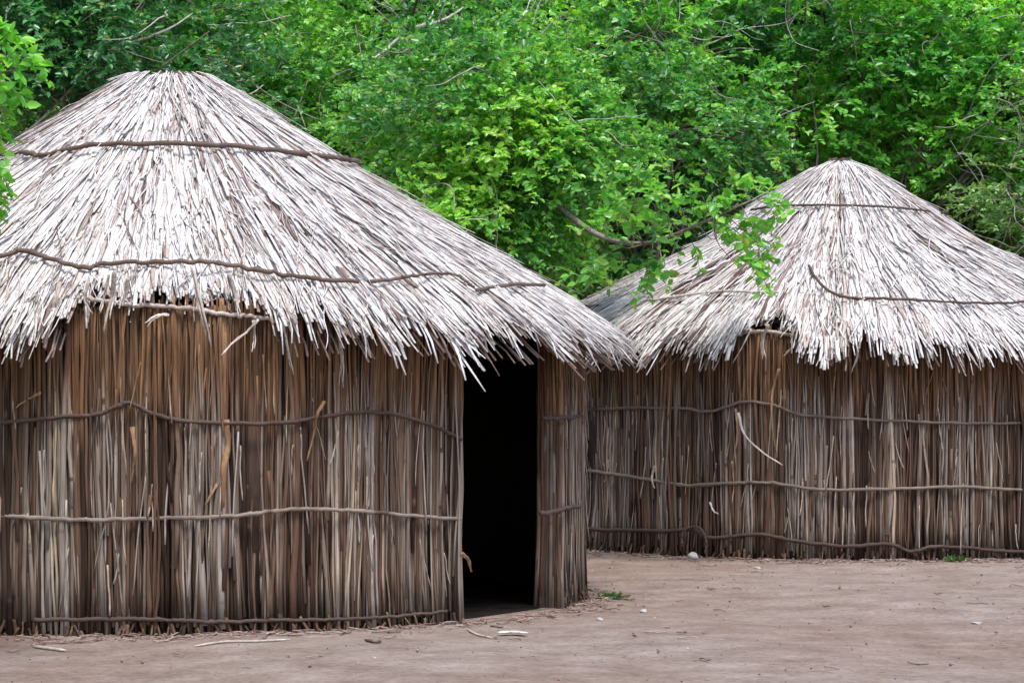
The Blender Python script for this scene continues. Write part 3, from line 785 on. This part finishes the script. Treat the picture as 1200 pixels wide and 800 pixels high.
# shrub between the huts with a branch reaching over the farther roof
def overhang(g, tb, tw, lf):
    o = np.array([-0.08, 23.8, 0])
    start = at(640, 230, 23.8) - o
    ctr = [start, at(700, 275, 23.2) - o, at(760, 285, 22.7) - o, at(820, 262, 22.4) - o, at(880, 235, 22.2) - o]
    P = smooth_path(ctr, 24)
    tubes(tb, P[None], (np.linspace(0.03, 0.007, 24))[None], 6, (0.1, 1, 0), 1, np.array([[.5, .5, .5]]))
    ends = [(712, 250), (740, 262), (765, 238), (790, 250), (815, 232), (842, 222), (868, 228), (893, 222), (900, 240), (880, 262), (862, 246), (848, 268), (835, 250),
            (800, 275), (770, 270), (742, 285), (712, 300),  (880, 300), (888, 285), (770, 316), (756, 326), (872, 320), (735, 240), (722, 222), (752, 222), (700, 268), (690, 315)]
    O, D = [], []
    for x, y in ends:
        e = at(x, y, 22.35 + g.uniform(-0.15, 0.35)) - o
        s = P[np.argmin(np.linalg.norm(P - e, axis=1) + 0.2 * (np.arange(24) / 24))]
        br = smooth_path([s, (s + e) / 2 + g.normal(0, 0.08, 3), e], 6)
        tubes(tw, br[None], np.linspace(0.005, 0.003, 6)[None], 4, (0.1, 1, 0), 1, np.array([[.6, .5, .5]]))
        for _ in range(6):
            O.append(e + g.normal(0, 0.06, 3)); D.append((e - s) * 1.5 + g.normal(0, 0.7, 3) + [0.2, 0, 0.1])
    O = np.array(O); D = np.array(D)
    sprays(g, lf, tw, O, D, 0.19, 6, 0.098, np.full(len(O), 0.62), 0.3, 0.003)

t = make_tree('shrub', (-0.08, 23.8, 0), (0.05, 0.1, 1.0),
    [((-0.3, 0.3, 2.85), (1.05, 0.85, 0.8)), ((-0.75, 0.1, 2.9), (0.9, 0.8, 0.8)), ((0.35, 0.3, 3.5), (0.9, 0.8, 0.65)), ((-0.25, 0.3, 3.9), (1.0, 0.8, 0.75))],
    301, M['leaf_mid'], 3500, 15, 0.32, 0.076, gap=-0.30, twigs=70, trunk_r=0.07, base_tone=0.50, extra=overhang, twig_len=0.8)
tag(t, 'mid green bush between the two huts whose branch hangs over the farther thatched roof', 'bush', GRP)

# lime green branch at the left edge, of a tree that stands outside the frame
def left_branch(g, tb, tw, lf):
    o = np.array([-4.1, 14.2, 0])
    O, D = [], []
    ends = [(8, 30), (25, 45), (5, 60), (30, 75), (50, 80), (12, 90), (28, 105), (45, 72), (8, 120), (22, 128), (12, 150), (2, 165), (18, 45), (-10, 70), (-15, 120), (-20, 30), (-30, 150), (-25, 90), (0, 82), (36, 62),
            (2, 195), (10, 205), (3, 225), (6, 240), (-12, 200), (-15, 230), (-25, 260)]
    hub = at(-90, 110, 14.2) - o
    stem = smooth_path([np.array([0, 0, 2.1]), np.array([0.4, 0, 2.6]), hub], 10)
    tubes(tb, stem[None], np.linspace(0.04, 0.02, 10)[None], 6, (0.1, 1, 0), 1, np.array([[.5, .5, .5]]))
    for x, y in ends:
        e = at(x - 14, y, 14.2 + g.uniform(-0.25, 0.25)) - o
        br = smooth_path([hub, (hub + e) / 2 + g.normal(0, 0.05, 3), e], 7)
        tubes(tw, br[None], np.linspace(0.009, 0.004, 7)[None], 4, (0.1, 1, 0), 1, np.array([[.6, .5, .5]]))
        for _ in range(4):
            O.append(e - (e - hub) * g.uniform(0, 0.15) + g.normal(0, 0.02, 3)); D.append((e - hub) + g.normal(0, 0.35, 3))
    O = np.array(O); D = np.array(D)
    sprays(g, lf, tw, O, D, 0.11, 5, 0.085, np.full(len(O), 0.6), 0.27, 0.003)
t = make_tree('leafy_tree', (-4.1, 14.2, 0), (0.0, 0.0, 2.3),
    [((-0.3, 0, 3.2), (0.95, 0.9, 0.8)), ((0.3, 0.1, 2.75), (0.75, 0.7, 0.5))], 302, M['leaf_lime'], 900, 12, 0.3, 0.10, gap=-0.5, twigs=6, trunk_r=0.07, base_tone=0.55, extra=left_branch)
tag(t, 'bright lime green leaves reaching in at the left edge in front of the nearer roof', 'tree')

# unseen bigger tree added outside the frame to shade the nearer hut's left
shade_tree = make_tree('leafy_tree', (-7.0, 15.6, 0), (0.1, 0, 2.6),
    [((0.4, 0, 4.2), (1.9, 1.8, 1.1)), ((0.3, 0.5, 5.3), (1.7, 1.6, 1.0)), ((0.9, -1.0, 3.6), (1.3, 1.3, 0.8))], 309, M['leaf_mid'], 2600, 12, 0.4, 0.13, gap=-0.6, twigs=10, trunk_r=0.14, base_tone=0.5)
tag(shade_tree, 'unseen spreading tree added outside the left edge of the picture to shade the nearer hut', 'tree')

# background trees, one of each kind, then copies
A = make_tree('leafy_tree', (-1.2, 28.4, 0), (0.1, 0, 2.2),
    [((0, 0, 3.4), (1.5, 1.1, 1.1)), ((-1.1, 0.1, 4.3), (1.1, 0.9, 0.8)), ((1.0, -0.1, 4.1), (1.2, 0.9, 0.9)), ((0.1, 0.2, 5.2), (1.3, 1.0, 0.9)), ((0.5, -0.3, 2.3), (0.9, 0.7, 0.8))],
    303, M['leaf_mid'], 5000, 16, 0.38, 0.082, gap=-0.12, twigs=120, base_tone=0.47)
tag(A, 'yellow green tree with tangled pale twigs right behind the slope of the nearer roof', 'tree', GRP)
B = make_tree('leafy_tree', (-5.6, 26.5, 0), (0.1, 0, 2.6),
    [((0.2, 0, 5.0), (1.9, 1.1, 0.75)), ((-1.3, 0.2, 4.6), (1.3, 1.0, 0.7)), ((1.7, 0.1, 4.75), (1.2, 0.9, 0.6)), ((0.4, 0.4, 6.0), (1.8, 1.1, 0.8))],
    304, M['leaf_dark'], 4200, 15, 0.42, 0.086, gap=-0.30, twigs=60, base_tone=0.52, wid=0.24)
tag(B, 'dark blue green tree with layered boughs above the left slope of the nearer roof', 'tree', GRP)
Cc = make_tree('leafy_tree', (3.2, 31.2, 0), (0.1, 0, 2.6),
    [((0, 0, 4.6), (1.7, 1.1, 0.75)), ((-1.4, -0.2, 5.2), (1.2, 1.0, 0.7)), ((1.4, 0, 5.3), (1.3, 1.0, 0.7)), ((0, 0, 6.3), (1.7, 1.1, 0.8)), ((2.2, -0.2, 4.2), (1.0, 0.9, 0.6))],
    305, M['leaf_lime'], 5000, 16, 0.42, 0.092, gap=-0.18, twigs=80, base_tone=0.56)
tag(Cc, 'bright green layered tree rising straight above the peak of the farther hut', 'tree', GRP)
D_ = make_tree('shrub', (6.9, 29.6, 0), (0, 0, 1.4),
    [((0, 0, 2.6), (1.4, 1.0, 1.1)), ((-0.9, -0.1, 3.5), (1.0, 0.8, 0.7)), ((0.6, 0, 3.9), (1.1, 0.9, 0.8)), ((-0.3, 0.2, 4.6), (1.0, 0.8, 0.6))],
    306, M['leaf_olive'], 2400, 12, 0.36, 0.08, gap=-0.15, twigs=170, base_tone=0.5, trunk_r=0.06)
tag(D_, 'sparse olive bush full of bare pale twigs at the right of the farther roof', 'bush', GRP)
E = make_tree('leafy_tree', (0.0, 35.0, 0), (0, 0, 3.0),
    [((0, 0, 4.4), (2.2, 1.4, 1.5)), ((-1.5, 0, 6.0), (1.7, 1.2, 1.2)), ((1.5, 0, 6.2), (1.7, 1.2, 1.2)), ((0, 0, 7.3), (2.0, 1.3, 1.1)), ((0.6, 0.0, 2.2), (1.8, 1.2, 1.2))],
    307, M['leaf_dark'], 3200, 13, 0.55, 0.14, gap=-0.7, twigs=20, base_tone=0.5, trunk_r=0.13)
E.location = (0.0, 35.0, gz(0, 35.0) - 0.1)
tag(E, 'tall dark tree in the second row, behind the gap between the two huts', 'tree', GRP)

for src, x, y, rz, sc, lab in [
    (A, 1.3, 30.4, 2.1, 1.0, 'green tree above the low dark gap between the huts'),
    (A, -3.6, 30.6, 4.0, 1.10, 'green tree showing above the flat top of the nearer hut, its lower boughs in shade'),
    (A, 5.6, 33.2, 1.2, 1.1, 'green tree in the second row above the right slope of the farther roof'),
    (B, 0.4, 32.3, 0.5, 0.95, 'dark tree at the top centre of the picture with a shadowed hollow beneath'),
    (B, -8.6, 28.8, 2.6, 1.0, 'dark tree just beyond the left edge of the picture behind the nearer hut'),
    (B, 5.4, 35.6, 3.6, 1.1, 'dark green tree behind others at the top right corner'),
    (Cc, -0.7, 31.6, 2.9, 0.90, 'light green tree whose crown tops the slope of the nearer roof halfway down'),
    (Cc, 6.3, 32.0, 1.0, 0.88, 'light green tree at the right edge above the olive bush'),
    (Cc, -3.2, 33.4, 4.4, 1.0, 'light green tree behind the shaded boughs above the nearer hut'),
    (Cc, 9.6, 33.5, 5.0, 1.0, 'light green tree farther right than the olive bush, beyond the picture edge'),
    (D_, 9.2, 30.6, 2.0, 1.0, 'twiggy bush standing beyond the right edge of the picture'),
    (E, -4.4, 36.2, 1.5, 1.0, 'tall dark tree of the second row behind the nearer hut peak'),
    (E, -8.8, 34.8, 3.0, 1.0, 'tall dark tree of the second row at the far left'),
    (E, 4.2, 37.0, 4.4, 1.05, 'tall dark tree of the second row behind the farther hut peak'),
    (E, 8.6, 36.6, 0.4, 1.1, 'tall dark tree of the second row at the far right'),
    (E, -2.2, 40.5, 2.2, 1.2, 'tallest dark tree high on the slope left of centre'),
    (E, 2.2, 41.0, 5.2, 1.2, 'tallest dark tree high on the slope right of centre'),
    (E, 7.0, 42.0, 3.3, 1.2, 'tallest dark tree high on the slope toward the right'),
    (E, -7.0, 41.5, 0.9, 1.2, 'tallest dark tree high on the slope toward the left'),
    (E, 12.6, 38.0, 2.5, 1.2, 'dark tree far out to the right beyond the picture'),
    (E, -13.0, 37.5, 1.9, 1.2, 'dark tree far out to the left beyond the picture')]:
    copy_tree(src, (x, y, gz(x, y) - 0.05), rz, sc, lab)

# ------------------------------------------------------------------ small things on the ground
def gpt(px, py):
    Yd = EYE * FPX / (py - HORIZON)
    x = (px - 600) / FPX * Yd
    return x, Yd, gz(x, Yd)

def stone(name, px, py, s, mtl, label, cat, group=None, seed=1):
    g = np.random.default_rng(seed)
    bm = bmesh.new(); bmesh.ops.create_icosphere(bm, subdivisions=3, radius=1)
    for v in bm.verts:
        k = 1 + 0.16 * math.sin(v.co.x * 3 + seed) * math.sin(v.co.y * 2.5) + 0.12 * math.sin(v.co.z * 4 + v.co.x * 2 + seed)
        v.co = Vector((v.co.x * s[0] * k, v.co.y * s[1] * k, v.co.z * s[2] * k))
    me = bpy.data.meshes.new(name); bm.to_mesh(me); bm.free(); me.materials.append(mtl)
    for p in me.polygons: p.use_smooth = True
    o = bpy.data.objects.new(name, me); COL.objects.link(o)
    x, y, z = gpt(px, py); o.location = (x, y, z + s[2] * 0.55); o.rotation_euler = (0, 0, g.random() * 3)
    return tag(o, label, cat, group)
stone('stone', 812, 656, (0.045, 0.04, 0.045), M['stone'], 'pale grey stone lying against the foot of the farther hut wall', 'stone', None, 2)
stone('stone', 754, 716, (0.022, 0.02, 0.014), M['stone'], 'small white pebble on the bare earth just right of the green weed patch', 'stone', None, 3)
stone('stone', 703, 728, (0.022, 0.02, 0.012), M['stone'], 'small white pebble on the earth at the foot of the door jamb', 'stone', None, 4)
stone('stone', 888, 665, (0.03, 0.02, 0.012), M['stone'], 'flat white pebble on the earth in front of the farther hut', 'stone', None, 5)
stone('stone', 1145, 731, (0.05, 0.03, 0.008), M['stone'], 'flat pale stone chip on open earth toward the right edge', 'stone', None, 6)

def stick(name, pts, rad, mtl, label, cat='stick', flat=0.6, seed=0):
    P = []
    for px, py in pts:
        x, y, z = gpt(px, py); P.append((x, y, z + rad * 0.6))
    P = np.array(P); c = P[0].copy(); mb = MB(); g = np.random.default_rng(seed)
    q = smooth_path(P - c, 12)
    tubes(mb, q[None], (rad * np.concatenate([[.5, .8], np.ones(8), [.8, .4]]) * (1 + .1 * g.normal(0, 1, 12)))[None], 6, (0, 0, 1), flat, g.random((1, 3)))
    o = mb.build(name, mtl); o.location = c
    return tag(o, label, cat)
stick('wood_chip', [(584, 745), (600, 744), (618, 746)], 0.035, M['pale_stick'], 'flat pale wood chip on the earth in front of the doorway', 'wood chip', 0.2)
stick('stick', [(40, 755), (58, 757), (77, 759)], 0.016, M['pale_stick'], 'short pale stick on the earth at the far left below the nearer hut', seed=1)
stick('stick', [(228, 758), (262, 754), (300, 754), (340, 752)], 0.013, M['pale_stick'], 'long thin pale stick lying along the foot of the nearer hut wall', seed=2)
stick('stick', [(548, 738), (560, 744), (576, 748)], 0.010, M['pale_stick'], 'thin pale twig at the wall corner beside the doorway', seed=3)
stick('stick', [(428, 752), (440, 756), (446, 754)], 0.014, M['band'], 'short dark stick on the earth below the nearer hut wall', seed=4)
stick('stick', [(828, 652), (860, 654), (900, 655)], 0.0145, M['band'], 'dark stick along the foot of the farther hut beside the grey stone', seed=5)

def weed(px, py, s, nleaf, label, seed):
    g = np.random.default_rng(seed); mb = MB()
    x, y, z = gpt(px, py)
    n_ = nleaf * 2
    O = np.stack([g.normal(0, s * 0.5, n_), g.normal(0, s * 0.3, n_), np.zeros(n_)], -1)
    Dv = g.normal(0, 0.8, (n_, 3)); Dv[:, 2] = np.abs(Dv[:, 2]) * 0.9 + 0.35
    leaves(mb, O, Dv, g.normal(0, 0.5, (n_, 3)) + [0, 0, 1], g.uniform(0.03, 0.07, n_), np.stack([g.random(n_) * 0.7, g.random(n_)], -1), 0.13)
    o = mb.build('weed_tuft', M['weed']); o.location = (x, y, z)
    tag(o, label, 'weed', 'small weeds on the bare earth')
weed(716, 700, 0.10, 60, 'low green weed patch on the earth right of the door jamb', 1)
weed(882, 654, 0.05, 34, 'little weed tuft at the foot of the farther hut, nearest the bent withy', 2)
weed(905, 655, 0.07, 26, 'little weed tuft at the foot of the farther hut, middle of the row', 3)
weed(1025, 657, 0.08, 50, 'weed tuft at the foot of the farther hut below the dipping lowest pole', 4)
weed(1046, 657, 0.05, 26, 'bright weed tuft just right of the one below the dipping pole', 5)
weed(1120, 659, 0.08, 70, 'spread of short weeds at the hut foot toward the right edge', 6)
weed(240, 742, 0.07, 40, 'grey green weed tuft at the foot of the nearer hut wall', 7)

# loose straw, crumbs and grit on the earth
g = np.random.default_rng(5)
mb = MB()
N = 1500
which = g.random(N)
x = np.where(which < 0.35, -2.39, 3.12); yc = np.where(which < 0.35, 19.1, 25.94)
ph = g.uniform(-1.9, 1.9, N); rr = R_WALL + 0.03 + np.abs(g.normal(0, 0.16, N))
x = x + rr * np.sin(ph); y = yc - rr * np.cos(ph)
free = which > 0.86
x = np.where(free, g.uniform(-5, 6, N), x); y = np.where(free, g.uniform(13, 24, N), y)
inside = np.zeros(N, bool)
for cx, cy in ((-2.39, 19.1), (3.12, 25.94)): inside |= np.hypot(x - cx, y - cy) < R_WALL + 0.02
x, y = x[~inside], y[~inside]; N = len(x)
z = ground_z(x, y) + 0.006
a = g.uniform(0, math.pi, N); L = g.uniform(0.03, 0.16, N)
K = 4; t = np.linspace(-0.5, 0.5, K)[None]
P = np.stack([x[:, None] + np.cos(a)[:, None] * L[:, None] * t, y[:, None] + np.sin(a)[:, None] * L[:, None] * t, z[:, None] + g.uniform(0, .012, (N, K))], -1)
tubes(mb, P, g.uniform(0.003, 0.008, N)[:, None] * np.ones((1, K)), 4, (0, 0, 1), 0.6, g.random((N, 3)) * [0.9, 1, 1])
tag(mb.build('straw_litter', M['roof_old']), 'bits of broken reed and straw scattered on the bare earth', 'straw', kind='stuff')

mb = MB()
N = 2400
x = g.uniform(-6, 7, N); y = g.uniform(13.2, 26, N)
keep = np.ones(N, bool)
for cx, cy in ((-2.39, 19.1), (3.12, 25.94)): keep &= np.hypot(x - cx, y - cy) > R_WALL + 0.02
x, y = x[keep], y[keep]; N = len(x); z = ground_z(x, y)
s = np.clip(g.lognormal(-5.35, 0.5, N), 0.002, 0.018)
P = np.stack([x, y, z], -1)[:, None] + np.array([[0, 0, -0.3], [0.1, 0, 0.25], [0.15, 0.05, 0.75]])[None] * s[:, None, None]
tubes(mb, P, s[:, None] * np.array([[0.8, 1.0, 0.55]]), 5, (1, 0, 0.1), 0.75, np.stack([g.random(N) ** 2.2, g.random(N), g.random(N)], -1))
tag(mb.build('grit', M['pebble'], smooth=False), 'grit and crumbs of earth scattered over the yard', 'grit', kind='stuff')
